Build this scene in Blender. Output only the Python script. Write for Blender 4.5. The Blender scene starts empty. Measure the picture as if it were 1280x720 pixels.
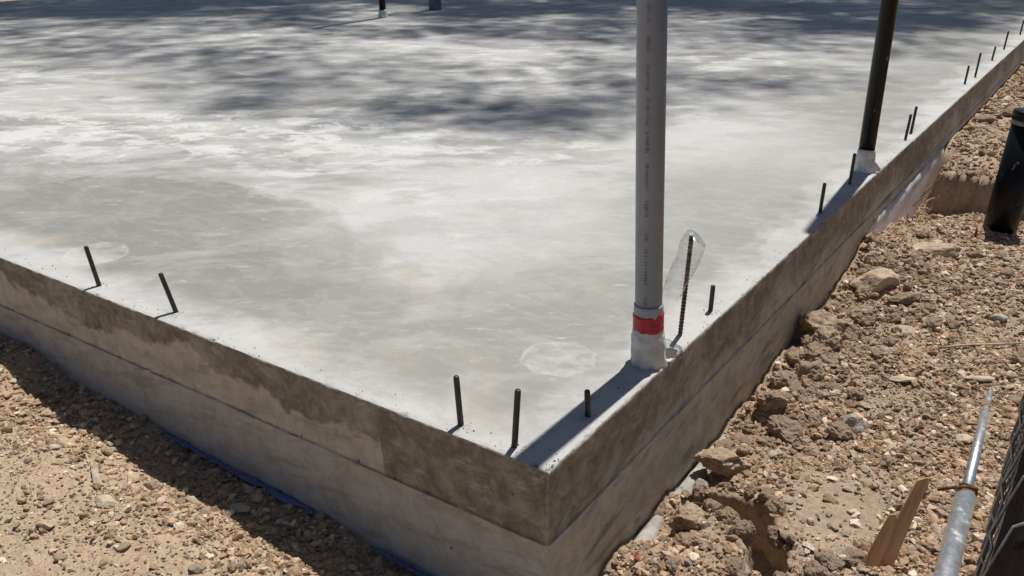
import bpy, bmesh, math, random
import numpy as np
from mathutils import Vector, Matrix, noise as mnoise

random.seed(7)
rng = np.random.default_rng(11)
sc = bpy.context.scene
C = sc.collection
R = math.radians

# ------------------------------------------------------------------ helpers
def link(name, me, mat=None, parent=None):
    o = bpy.data.objects.new(name, me)
    C.objects.link(o)
    if mat is not None and not me.materials:
        me.materials.append(mat)
    if parent is not None:
        o.parent = parent
    return o

def tag(o, label=None, cat=None, group=None, kind=None):
    if label: o['label'] = label
    if cat: o['category'] = cat
    if group: o['group'] = group
    if kind: o['kind'] = kind
    return o

def empty(name, loc, label, cat, group=None):
    o = bpy.data.objects.new(name, None)
    C.objects.link(o)
    o.location = loc
    o.empty_display_size = 0.1
    return tag(o, label, cat, group)

def np_mesh(name, verts, faces, smooth=False, col=None):
    """verts (n,3); faces (m,k) int array"""
    verts = np.asarray(verts, dtype=np.float32)
    faces = np.asarray(faces, dtype=np.int32)
    me = bpy.data.meshes.new(name)
    n, (m, k) = len(verts), faces.shape
    me.vertices.add(n); me.vertices.foreach_set('co', verts.ravel())
    me.loops.add(m*k); me.loops.foreach_set('vertex_index', faces.ravel())
    me.polygons.add(m)
    me.polygons.foreach_set('loop_start', np.arange(0, m*k, k, dtype=np.int32))
    me.polygons.foreach_set('use_smooth', np.full(m, smooth, dtype=bool))
    me.update(calc_edges=True)
    if col is not None:
        a = me.color_attributes.new('stone_colour', 'FLOAT_COLOR', 'POINT')
        c4 = np.ones((n, 4), dtype=np.float32); c4[:, :3] = col
        a.data.foreach_set('color', c4.ravel())
    return me

def bm_mesh(name, bm, smooth=True):
    me = bpy.data.meshes.new(name)
    bm.to_mesh(me); bm.free()
    if smooth:
        me.polygons.foreach_set('use_smooth', [True]*len(me.polygons))
    return me

def tube(bm, pts, rad, seg=10, cap=True):
    pts = [Vector(p) for p in pts]
    if not hasattr(rad, '__len__'): rad = [rad]*len(pts)
    rings = []
    up = None
    for i, p in enumerate(pts):
        t = (pts[min(i+1, len(pts)-1)] - pts[max(i-1, 0)])
        if t.length < 1e-9: t = Vector((0, 0, 1))
        t.normalize()
        if up is None:
            up = Vector((1, 0, 0)) if abs(t.x) < .9 else Vector((0, 1, 0))
        a = (up - t*up.dot(t)).normalized(); b = t.cross(a); up = a
        rings.append([bm.verts.new(p + (a*math.cos(2*math.pi*j/seg) + b*math.sin(2*math.pi*j/seg))*rad[i]) for j in range(seg)])
    for i in range(len(rings)-1):
        for j in range(seg):
            bm.faces.new((rings[i][j], rings[i][(j+1) % seg], rings[i+1][(j+1) % seg], rings[i+1][j]))
    if cap:
        bm.faces.new(rings[0][::-1]); bm.faces.new(rings[-1])
    return rings

def lathe(bm, prof, seg=32, wob=0, cap=True, seed=0):
    rings = []
    for (r, z) in prof:
        ring = []
        for j in range(seg):
            a = 2*math.pi*j/seg
            k = 1 + wob*mnoise.noise(Vector((math.cos(a)*2+seed, math.sin(a)*2, z*18)))
            ring.append(bm.verts.new((r*k*math.cos(a), r*k*math.sin(a), z)))
        rings.append(ring)
    for i in range(len(rings)-1):
        for j in range(seg):
            bm.faces.new((rings[i][j], rings[i][(j+1) % seg], rings[i+1][(j+1) % seg], rings[i+1][j]))
    if cap:
        bm.faces.new(rings[0][::-1]); bm.faces.new(rings[-1])
    return rings

# value / gradient noise on numpy arrays
def _h(ix, iy, s):
    n = (ix*374761393 + iy*668265263 + s*974634533).astype(np.int64) & 0xffffffff
    n = ((n ^ (n >> 13))*1274126177) & 0xffffffff
    n = (n ^ (n >> 16)) & 0xffffffff
    return n.astype(np.float64)/4294967295.0

def vnoise(x, y, f, s=0):
    x = x*f; y = y*f
    ix = np.floor(x).astype(np.int64); iy = np.floor(y).astype(np.int64)
    fx = x-ix; fy = y-iy
    u = fx*fx*fx*(fx*(fx*6-15)+10); v = fy*fy*fy*(fy*(fy*6-15)+10)
    def g(a, b):
        t = _h(ix+a, iy+b, s)*2*np.pi
        return np.cos(t)*(fx-a)+np.sin(t)*(fy-b)
    r = (g(0, 0)*(1-u)+g(1, 0)*u)*(1-v)+(g(0, 1)*(1-u)+g(1, 1)*u)*v
    return r*1.4

def fbm(x, y, f, octv=4, s=0, gain=.5):
    t = 0; a = 1
    for i in range(octv):
        t = t+a*vnoise(x, y, f, s+i*17); a *= gain; f *= 2.03
    return t

def sstep(a, b, x):
    t = np.clip((x-a)/(b-a), 0, 1); return t*t*(3-2*t)

# ------------------------------------------------------------------ node helpers
class NT:
    def __init__(self, name, rough=.8, spec=.3):
        self.m = bpy.data.materials.new(name); self.m.use_nodes = True
        self.t = self.m.node_tree; self.n = self.t.nodes; self.l = self.t.links
        self.b = self.n['Principled BSDF']
        self.b.inputs['Roughness'].default_value = rough
        self.b.inputs['Specular IOR Level'].default_value = spec
    def put(self, sock, v):
        if hasattr(v, 'is_output'): self.l.new(v, sock)
        else:
            try: sock.default_value = v
            except Exception: sock.default_value = (*v, 1)
    def coord(self):
        return self.n.new('ShaderNodeTexCoord').outputs['Object']
    def sep(self, v):
        s = self.n.new('ShaderNodeSeparateXYZ'); self.l.new(v, s.inputs[0]); return s.outputs
    def comb(self, x, y, z):
        s = self.n.new('ShaderNodeCombineXYZ')
        for i, q in enumerate((x, y, z)): self.put(s.inputs[i], q)
        return s.outputs[0]
    def math(self, op, a, b=0, c=0, clamp=False):
        s = self.n.new('ShaderNodeMath'); s.operation = op; s.use_clamp = clamp
        self.put(s.inputs[0], a); self.put(s.inputs[1], b)
        if len(s.inputs) > 2: self.put(s.inputs[2], c)
        return s.outputs[0]
    def noise(self, v, scale, detail=4, rough=.55, dist=0):
        s = self.n.new('ShaderNodeTexNoise')
        self.l.new(v, s.inputs['Vector'])
        s.inputs['Scale'].default_value = scale; s.inputs['Detail'].default_value = detail
        s.inputs['Roughness'].default_value = rough; s.inputs['Distortion'].default_value = dist
        return s.outputs['Fac']
    def voro(self, v, scale, feat='F1'):
        s = self.n.new('ShaderNodeTexVoronoi'); s.feature = feat
        self.l.new(v, s.inputs['Vector']); s.inputs['Scale'].default_value = scale
        return s.outputs['Distance']
    def mapr(self, v, a, b, c=0, d=1, smooth=True):
        s = self.n.new('ShaderNodeMapRange')
        s.interpolation_type = 'SMOOTHSTEP' if smooth else 'LINEAR'
        self.put(s.inputs['Value'], v)
        s.inputs['From Min'].default_value = a; s.inputs['From Max'].default_value = b
        s.inputs['To Min'].default_value = c; s.inputs['To Max'].default_value = d
        return s.outputs[0]
    def mix(self, f, a, b, mode='MIX'):
        s = self.n.new('ShaderNodeMix'); s.data_type = 'RGBA'; s.blend_type = mode
        self.put(s.inputs[0], f)
        self.put(s.inputs[6], a if hasattr(a, 'is_output') else (*a, 1))
        self.put(s.inputs[7], b if hasattr(b, 'is_output') else (*b, 1))
        return s.outputs[2]
    def scale(self, v, k):
        s = self.n.new('ShaderNodeVectorMath'); s.operation = 'MULTIPLY'
        self.l.new(v, s.inputs[0]); s.inputs[1].default_value = k
        return s.outputs[0]
    def bump(self, h, dist=.01, strength=.5):
        s = self.n.new('ShaderNodeBump'); self.put(s.inputs['Height'], h)
        s.inputs['Distance'].default_value = dist; s.inputs['Strength'].default_value = strength
        self.l.new(s.outputs[0], self.b.inputs['Normal'])
    def color(self, c): self.put(self.b.inputs['Base Color'], c)
    def rough(self, c): self.put(self.b.inputs['Roughness'], c)

def simple(name, col, rough=.6, spec=.3, var=.25, scale=30, metal=0, bump=0, bscale=80):
    k = NT(name, rough, spec); v = k.coord()
    f = k.mapr(k.noise(v, scale, 5), .3, .7)
    d = tuple(c*(1-var) for c in col); e = tuple(min(1, c*(1+var)) for c in col)
    k.color(k.mix(f, d, e)); k.b.inputs['Metallic'].default_value = metal
    if bump: k.bump(k.noise(v, bscale, 4), bump, .6)
    return k.m

# ------------------------------------------------------------------ materials
def mat_slab():
    k = NT('slab_concrete', .72, .3); v = k.coord(); x, y, z = k.sep(v)
    dx = k.math('MULTIPLY', x, -1)
    d = k.math('MINIMUM', dx, y)
    big = k.noise(v, .9, 6, .6, .6)
    mid = k.noise(v, 2.6, 6, .62, .5)
    fine = k.noise(v, 14, 6, .65)
    grain = k.noise(v, 120, 4, .7)
    # damp grey band running a little inside both edges, wandering
    dn = k.math('ADD', d, k.math('MULTIPLY', k.math('SUBTRACT', mid, .5), .5))
    dn2 = k.math('ADD', d, k.math('MULTIPLY', k.math('SUBTRACT', big, .5), 2.6))
    band = k.math('MULTIPLY', k.mapr(dn, .10, .26), k.mapr(dn2, .75, 1.3, 1, 0))
    # bigger damp area at the left front, sharp trowelled border
    ell = k.math('SQRT', k.math('ADD', k.math('POWER', k.math('DIVIDE', k.math('ADD', x, 2.55), 1.35), 2),
                                k.math('POWER', k.math('DIVIDE', k.math('SUBTRACT', y, .62), .72), 2)))
    ell = k.math('ADD', ell, k.math('MULTIPLY', k.math('SUBTRACT', mid, .5), .7))
    blob = k.math('MULTIPLY', k.mapr(ell, .86, 1.0, 1, 0), k.mapr(dn, .12, .3))
    damp = k.math('MAXIMUM', k.math('MULTIPLY', band, .8), k.math('MULTIPLY', blob, .95))
    ru = k.math('ADD', k.math('MULTIPLY', x, .826), k.math('MULTIPLY', y, .564)); rv = k.math('SUBTRACT', k.math('MULTIPLY', y, .826), k.math('MULTIPLY', x, .564))
    sv0 = k.comb(k.math('MULTIPLY', ru, .8), k.math('MULTIPLY', rv, 1.35), 0)
    patch = k.mapr(k.noise(sv0, 1.5, 8, .66, .35), .44, .60)
    damp = k.math('MAXIMUM', damp, k.math('MULTIPLY', patch, .72))
    # white bloom streaks lying over it
    sv = k.comb(k.math('MULTIPLY', ru, .8), k.math('MULTIPLY', rv, 1.7), 0)
    bloom = k.mapr(k.noise(sv, 2.3, 9, .70, .5), .50, .62)
    bloom2 = k.mapr(k.noise(sv, 9, 7, .72, .3), .57, .70)
    far = k.mapr(d, .8, 1.9)
    col = k.mix(damp, (.47, .465, .448), (.25, .243, .222))
    warm = k.mapr(k.noise(v, 2.1, 4, .5, .4), .5, .7)
    col = k.mix(k.math('MULTIPLY', warm, .35), col, (.47, .42, .34))
    col = k.mix(k.math('MULTIPLY', bloom, k.mapr(far, 0, 1, .16, .7)), col, (.70, .70, .69))
    col = k.mix(k.math('MULTIPLY', bloom2, .26), col, (.72, .71, .69))
    def area(cx, cy, a, b, rot_, soft):
        ca, sa = math.cos(rot_), math.sin(rot_)
        px = k.math('SUBTRACT', x, cx); py = k.math('SUBTRACT', y, cy)
        u_ = k.math('DIVIDE', k.math('ADD', k.math('MULTIPLY', px, ca), k.math('MULTIPLY', py, sa)), a)
        v_ = k.math('DIVIDE', k.math('SUBTRACT', k.math('MULTIPLY', py, ca), k.math('MULTIPLY', px, sa)), b)
        e_ = k.math('SQRT', k.math('ADD', k.math('MULTIPLY', u_, u_), k.math('MULTIPLY', v_, v_)))
        e_ = k.math('ADD', e_, k.math('MULTIPLY', k.math('SUBTRACT', mid, .5), .9))
        return k.mapr(e_, 1-soft, 1+soft, 1, 0)
    broad = k.math('MAXIMUM', area(-1.5, 1.75, .85, .9, .6, .45), area(-1.0, 3.7, .8, .9, .6, .5))
    col = k.mix(k.math('MULTIPLY', broad, .5), col, (.60, .595, .575))
    mott_a = area(-4.1, 1.95, 2.2, .75, .6, .45)
    col = k.mix(k.math('MULTIPLY', area(-.62, 2.6, .42, .9, .0, .5), .5), col, (.36, .355, .33))
    crisp = k.mapr(k.noise(k.comb(k.math('MULTIPLY', ru, .9), k.math('MULTIPLY', rv, 1.25), 3), 3.4, 10, .72, .45), .50, .56)
    col = k.mix(k.math('MULTIPLY', k.math('MULTIPLY', crisp, k.math('MAXIMUM', mott_a, .12)), .75), col, (.69, .69, .675))
    scuff = k.mapr(k.noise(k.comb(k.math('MULTIPLY', ru, .55), k.math('MULTIPLY', rv, 2.2), 7), 9, 9, .74, .3), .615, .655)
    col = k.mix(k.math('MULTIPLY', scuff, .55), col, (.66, .655, .63))
    ochre = k.mapr(k.noise(v, 3.7, 6, .6, .5), .58, .72)
    col = k.mix(k.math('MULTIPLY', ochre, .22), col, (.46, .39, .29))
    dust = k.mapr(k.noise(v, 38, 8, .8), .50, .66)
    col = k.mix(k.math('MULTIPLY', dust, .22), col, (.25, .245, .225))
    # chalky white rim
    rim = k.math('MULTIPLY', k.mapr(k.math('ADD', dn, k.math('MULTIPLY', k.math('SUBTRACT', fine, .5), .16)), .035, .13, 1, 0), .45)
    col = k.mix(rim, col, (.62, .61, .595))
    # round finishing marks
    for cx, cy, r in ((-.325, .575, .128), (-2.52, .267, .14)):
        px = k.math('SUBTRACT', x, cx); py = k.math('SUBTRACT', y, cy)
        rr = k.math('SQRT', k.math('ADD', k.math('MULTIPLY', px, px), k.math('MULTIPLY', py, py)))
        rr = k.math('ADD', rr, k.math('ADD', k.math('MULTIPLY', k.math('SUBTRACT', fine, .5), .075), k.math('MULTIPLY', k.math('SUBTRACT', mid, .5), .05)))
        disk = k.mapr(rr, r-.008, r+.004, 1, 0)
        ring = k.math('MULTIPLY', disk, k.mapr(rr, r-.022, r-.004))
        f = k.math('ADD', k.math('MULTIPLY', disk, k.mapr(fine, .35, .65, .05, .42)), k.math('MULTIPLY', ring, .12))
        col = k.mix(f, col, (.66, .64, .58))
    # trowel swirls, specks
    sw = k.n.new('ShaderNodeTexWave'); sw.wave_type = 'RINGS'
    k.l.new(k.scale(v, (1, 1, 1)), sw.inputs['Vector'])
    sw.inputs['Scale'].default_value = 2.2; sw.inputs['Distortion'].default_value = 9; sw.inputs['Detail'].default_value = 4
    sw.inputs['Detail Scale'].default_value = 1.2
    col = k.mix(k.math('MULTIPLY', k.mapr(sw.outputs['Fac'], .86, 1), .05), col, (.72, .71, .69))
    speck = k.mapr(k.voro(v, 9), .0, .022, 1, 0)
    col = k.mix(k.math('MULTIPLY', speck, .7), col, (.16, .14, .12))
    col = k.mix(k.mapr(grain, .3, .7, .0, .16), col, (.30, .29, .27))
    k.color(col)
    k.rough(k.mapr(damp, 0, 1, .8, .55))
    k.bump(k.math('ADD', k.math('MULTIPLY', fine, .6), k.math('ADD', k.math('MULTIPLY', grain, .25), k.math('MULTIPLY', mid, .8))), .006, .45)
    return k.m

def mat_wall():
    k = NT('formed_concrete', .85, .2); v = k.coord(); x, y, z = k.sep(v)
    s = k.math('ADD', x, y)                      # runs along either wall
    q = k.comb(s, 0, z)
    n1 = k.noise(q, 1.1, 5, .6, .4)
    n2 = k.noise(k.scale(q, (1, 1, 1.6)), 5.5, 7, .68, .8)
    n3 = k.noise(q, 34, 6, .7)
    drag = k.noise(k.comb(k.math('ADD', s, k.math('MULTIPLY', z, 1.2)), 0, k.math('SUBTRACT', k.math('MULTIPLY', z, 7), k.math('MULTIPLY', s, 1.5))), 2.4, 6, .65, .5)
    # ragged lower border of the damp upper board; the whole board is damp near the corner
    cor = k.mapr(s, -.625, -.60, 0, .17)
    cor = k.math('MULTIPLY', cor, k.mapr(s, .0, .9, 1, .45))
    zz = k.math('ADD', z, k.math('ADD', k.math('MULTIPLY', k.math('SUBTRACT', n1, .5), .55), k.math('MULTIPLY', k.math('SUBTRACT', n2, .5), .16)))
    zz = k.math('ADD', zz, cor)
    soft = k.mapr(s, -.05, .05, 0, .06)
    damp = k.math('DIVIDE', k.math('SUBTRACT', zz, k.math('SUBTRACT', -.118, soft)), k.math('ADD', .02, k.math('MULTIPLY', soft, 2)), 0, True)
    upper = k.mapr(z, -.254, -.250)
    damp = k.math('MULTIPLY', damp, upper)
    damp2 = k.math('MULTIPLY', k.mapr(drag, .52, .64), k.mapr(s, -.1, .1, .35, .6))
    light = k.mix(n2, (.47, .445, .40), (.64, .615, .565))
    lower = k.mix(n2, (.40, .395, .385), (.57, .565, .555))
    col = k.mix(upper, lower, light)
    col = k.mix(k.math('MULTIPLY', k.mapr(s, .0, .02), k.mapr(z, -.30, -.26, 1, 0)), col, k.mix(n2, (.45, .41, .345), (.64, .595, .51)))
    mott = k.noise(q, 13, 7, .72, .5)
    col = k.mix(k.mapr(mott, .40, .66, 0, .55), col, (.30, .275, .235))
    col = k.mix(damp2, col, (.20, .18, .15))
    col = k.mix(k.math('MULTIPLY', damp, k.math('MULTIPLY', k.mapr(mott, .3, .7, .5, .98), k.mapr(k.noise(q, 2.3, 3), .36, .5, .55, 1))), col, k.mix(k.mapr(s, 0, .1), (.172, .152, .126), (.21, .185, .15)))
    # seam between the two form boards, spots
    seam = k.mapr(k.math('ABSOLUTE', k.math('ADD', z, k.math('ADD', .2515, k.math('MULTIPLY', k.math('SUBTRACT', n3, .5), .012)))), .001, .006, 1, 0)
    col = k.mix(k.math('MULTIPLY', seam, k.math('MULTIPLY', k.mapr(n2, .35, .6, .1, .65), k.mapr(s, -.02, .02, 1, .45))), col, (.10, .075, .062))
    hole = k.mapr(k.voro(q, 13), .03, .075, 1, 0)
    col = k.mix(k.math('MULTIPLY', hole, k.mapr(n1, .45, .55)), col, (.06, .055, .045))
    pit = k.math('MULTIPLY', k.mapr(k.voro(q, 55), .05, .13, 1, 0), k.mapr(k.noise(q, 3.3, 3), .50, .60))
    col = k.mix(k.math('MULTIPLY', pit, .8), col, (.08, .07, .058))
    lime = k.mapr(k.noise(k.comb(k.math('MULTIPLY', s, 2.2), 0, k.math('MULTIPLY', z, 7)), 3.1, 8, .74, .3), .57, .62)
    col = k.mix(k.math('MULTIPLY', lime, .38), col, (.60, .58, .54))
    chip = k.mapr(k.voro(k.scale(q, (1.6, 1, 1)), 17), .02, .06, 1, 0)
    col = k.mix(k.math('MULTIPLY', chip, .5), col, (.42, .40, .36))
    # cement crumbs along the top arris and the corner
    arr = k.math('MAXIMUM', k.mapr(z, -.012, -.002), k.math('MULTIPLY', k.mapr(k.math('ABSOLUTE', s), .003, .009, 1, 0), .45))
    col = k.mix(k.math('MULTIPLY', arr, k.mapr(n3, .40, .62)), col, (.50, .47, .42))
    k.color(col)
    k.bump(k.math('ADD', k.math('MULTIPLY', n3, .5), k.math('SUBTRACT', k.math('MULTIPLY', n2, .9), k.math('MULTIPLY', k.math('MAXIMUM', hole, pit), .9))), .008, .6)
    return k.m

def mat_dirt():
    k = NT('dry_dirt', .95, .12); v = k.coord(); x, y, z = k.sep(v)
    a = k.noise(v, 1.3, 6, .6, .3); b = k.noise(v, 9, 7, .7); c = k.noise(v, 60, 6, .75)
    left = k.mapr(y, -.25, .15, 1, 0)
    tan = k.mix(b, (.39, .30, .215), (.57, .44, .33))
    brown = k.mix(b, (.29, .205, .145), (.50, .37, .27))
    col = k.mix(k.mapr(a, .35, .62), brown, tan)
    col = k.mix(k.math('MULTIPLY', left, .8), col, k.mix(b, (.48, .36, .245), (.66, .50, .35)))
    col = k.mix(k.mapr(c, .38, .68, 0, .55), col, (.22, .16, .105))
    sp = k.mapr(k.voro(v, 75), .05, .22, 1, 0)
    col = k.mix(k.math('MULTIPLY', sp, k.mapr(b, .4, .6, 0, .6)), col, (.55, .45, .32))
    k.color(col)
    k.bump(k.math('ADD', k.math('MULTIPLY', c, .7), k.math('ADD', b, k.math('MULTIPLY', sp, .5))), .012, .8)
    return k.m

def mat_stone(name, use_attr=True, col=(.4, .3, .2), dark=.6):
    k = NT(name, .93, .15); v = k.coord()
    if use_attr:
        a = k.n.new('ShaderNodeVertexColor'); a.layer_name = 'stone_colour'; base = a.outputs['Color']
    else:
        base = k.mix(0, col, col)
    n = k.noise(v, 22, 7, .7); f = k.noise(v, 130, 5, .75)
    d = k.mix(1, base, (dark, dark*.93, dark*.86), 'MULTIPLY')
    c = k.mix(k.mapr(n, .32, .62), d, base)
    c = k.mix(k.mapr(f, .4, .72, 0, .4), c, (.50, .40, .28))
    k.color(c); k.bump(k.math('ADD', n, k.math('MULTIPLY', f, .5)), .008, .8)
    return k.m

M = {}
M['slab'] = mat_slab(); M['wall'] = mat_wall(); M['dirt'] = mat_dirt()
M['gravel'] = mat_stone('gravel_stone')
M['clod'] = mat_stone('clod_earth', False, (.47, .35, .255), .6)
M['clod_dark'] = mat_stone('clod_earth_brown', False, (.34, .255, .18), .6)
M['pale'] = mat_stone('pale_stone', False, (.64, .55, .43), .75)
M['tan'] = mat_stone('tan_stone', False, (.58, .46, .335), .7)
M['redstone'] = mat_stone('reddish_stone', False, (.33, .235, .175), .7)
M['greystone'] = mat_stone('grey_stone', False, (.46, .43, .38), .7)
M['steel'] = simple('dark_bolt_steel', (.035, .034, .034), .5, .5, .4, 60)
M['rebar'] = simple('rusty_rebar', (.07, .062, .055), .7, .4, .4, 90)
M['pvc'] = simple('grey_conduit_plastic', (.235, .275, .36), .45, .4, .06, 9)
M['pvc_light'] = simple('light_grey_plastic', (.32, .37, .45), .45, .4, .06, 15)
M['print'] = simple('dark_print', (.13, .145, .18), .6, .2, .2, 40)
M['wrap'] = simple('white_foam_wrap', (.62, .63, .65), .8, .2, .16, 24, 0, .012, 34)
M['tape'] = simple('red_tape', (.43, .012, .03), .38, .5, .15, 30, 0, .004, 50)
def mat_abs():
    k = NT('black_pipe_plastic', .5, .22); v = k.coord()
    sp = k.mapr(k.noise(k.scale(v, (1, 1, .35)), 26, 4, .75), .645, .70)
    sc_ = k.mapr(k.noise(k.scale(v, (1, 1, .1)), 60, 4, .7), .6, .8, 0, .25)
    c = k.mix(sc_, (.006, .007, .010), (.024, .025, .03))
    k.color(k.mix(k.math('MULTIPLY', sp, .7), c, (.34, .32, .32)))
    k.rough(k.mapr(sp, 0, 1, .36, .8))
    return k.m
M['abs'] = mat_abs()
M['band'] = simple('cap_seam_grey', (.26, .25, .24), .6, .3, .2, 40)
def mat_galv():
    k = NT('galvanized_steel', .42, .5); v = k.coord()
    n = k.noise(v, 45, 4, .6, .8); k.b.inputs['Metallic'].default_value = .75
    k.color(k.mix(k.mapr(n, .3, .7), (.42, .44, .46), (.66, .68, .70)))
    dirt = k.mapr(k.noise(v, 16, 6, .7), .56, .72, 0, .7)
    k.rough(k.mapr(dirt, 0, .7, .38, .8))
    k.bump(n, .002, .3)
    return k.m
M['galv'] = mat_galv()
M['wire'] = simple('fence_wire', (.40, .41, .44), .5, .5, .25, 70, .1)
M['rust'] = simple('rusty_wire', (.16, .07, .035), .85, .2, .4, 60)
M['twig'] = simple('dry_root', (.34, .20, .12), .9, .1, .35, 50)
M['straw'] = simple('dry_straw', (.50, .40, .26), .9, .1, .3, 50)
def mat_wood():
    k = NT('stake_wood', .8, .2); v = k.coord()
    g = k.noise(k.scale(v, (14, 14, .9)), 6, 6, .65, .4)
    c = k.mix(k.mapr(g, .3, .7), (.50, .27, .12), (.66, .40, .21))
    k.color(k.mix(k.mapr(k.noise(v, 18, 5), .5, .75, 0, .5), c, (.25, .16, .10)))
    k.bump(g, .003, .5); return k.m
M['wood'] = mat_wood()
M['greywood'] = simple('weathered_wood', (.42, .35, .28), .9, .1, .3, 30, 0, .004, 60)
M['screen'] = simple('dark_screen_fabric', (.016, .011, .012), .95, .05, .4, 25, 0, .004, 40)
M['leaf'] = simple('oak_leaf', (.055, .085, .03), .7, .3, .4, 2)
M['bark'] = simple('bark', (.12, .095, .07), .95, .1, .4, 12, 0, .03, 14)
M['shadefilm'] = simple('shade_blue_film', (.13, .17, .34), .45, .5, .2, 14, 0, .008, 30)  # white plastic; the blue of skylit shade is put into its colour
M['whitefilm'] = simple('white_film', (.60, .57, .59), .42, .5, .08, 5, 0, .004, 6)
M['footing'] = simple('footing_concrete', (.38, .36, .32), .9, .15, .22, 9, 0, .006, 60)
M['redscrap'] = simple('red_scrap', (.22, .045, .04), .7, .2, .3, 60)
M['shadewrap'] = simple('shade_blue_wrap', (.17, .19, .22), .7, .2, .2, 12, 0, .006, 40)  # white wrap painted dark and bluish to stand for tree shade
def mat_bottle():
    k = NT('clear_bottle_plastic'); nt = k.n
    tr = nt.new('ShaderNodeBsdfTransparent'); tr.inputs[0].default_value = (.95, .96, .97, 1)
    gl = nt.new('ShaderNodeBsdfGlossy'); gl.inputs['Roughness'].default_value = .07
    lw = nt.new('ShaderNodeLayerWeight'); lw.inputs[0].default_value = .3
    mx = nt.new('ShaderNodeMixShader')
    k.l.new(k.mapr(lw.outputs['Facing'], 0, 1, .04, .62, False), mx.inputs[0])
    k.l.new(tr.outputs[0], mx.inputs[1]); k.l.new(gl.outputs[0], mx.inputs[2])
    bp = nt.new('ShaderNodeBump'); bp.inputs['Distance'].default_value = .02; bp.inputs['Strength'].default_value = .8
    k.l.new(k.noise(k.coord(), 22, 2, .5, .6), bp.inputs['Height']); k.l.new(bp.outputs[0], gl.inputs['Normal'])
    k.l.new(bp.outputs[0], lw.inputs['Normal'])
    k.l.new(mx.outputs[0], nt['Material Output'].inputs[0])
    return k.m
M['bottle'] = mat_bottle()

# ------------------------------------------------------------------ terrain height
SX0, SY1 = -13.5, 15.6          # slab reaches x = SX0..0, y = 0..SY1
CP = np.array([
 (-13,-.1,-.2),(-5,-.05,-.33),(-3,-.02,-.41),(-2.1,0,-.50),(-1.4,0,-.545),(-.9,0,-.55),(-.5,0,-.592),(0,-.1,-.62),(.2,-.3,-.58),
 (-3,-.6,-.38),(-2,-.6,-.43),(-1.3,-.5,-.475),(-.7,-.5,-.51),(-2,-1.5,-.42),(-.5,-1.5,-.5),(1,-1.5,-.5),(.6,-.5,-.5),(-5,-1.5,-.34),
 (.05,.2,-.64),(.05,.6,-.63),(.05,1.0,-.63),(.04,1.3,-.585),(.04,1.65,-.575),(.04,2.2,-.575),(.04,2.7,-.52),(.05,3.1,-.46),(.05,3.45,-.385),(.15,3.4,-.42),(.3,3.7,-.43),
 (.05,3.7,-.43),(.06,3.95,-.445),(.06,4.2,-.50),(.2,4.1,-.45),(.13,.5,-.56),(.23,.38,-.455),(.3,.5,-.44),(.38,.2,-.45),(.33,.35,-.44),(.2,.68,-.465),(.28,.62,-.445),(.38,.52,-.44),(.45,.35,-.44),(.50,.2,-.45),(.2,.15,-.50),(.14,.78,-.56),(.2,1.05,-.5),(.2,1.6,-.485),(.16,2.2,-.46),(.3,2.5,-.46),(.4,1.0,-.47),
 (.6,1,-.47),(.6,.4,-.48),(.6,0,-.49),(1,0,-.49),(1,1,-.48),(1,2,-.46),(.6,2.2,-.455),(1,3.5,-.44),(.6,3.5,-.45),(.6,4.3,-.49),(.35,4.55,-.56),(.15,4.6,-.60),(1.2,4.6,-.46),
 (.1,5.5,-.62),(.05,4.9,-.64),(.5,5,-.56),(2,0,-.48),(2,3,-.45),(3,6,-.4),(-3,-4,-.5),(3,-4,-.5)])

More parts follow.
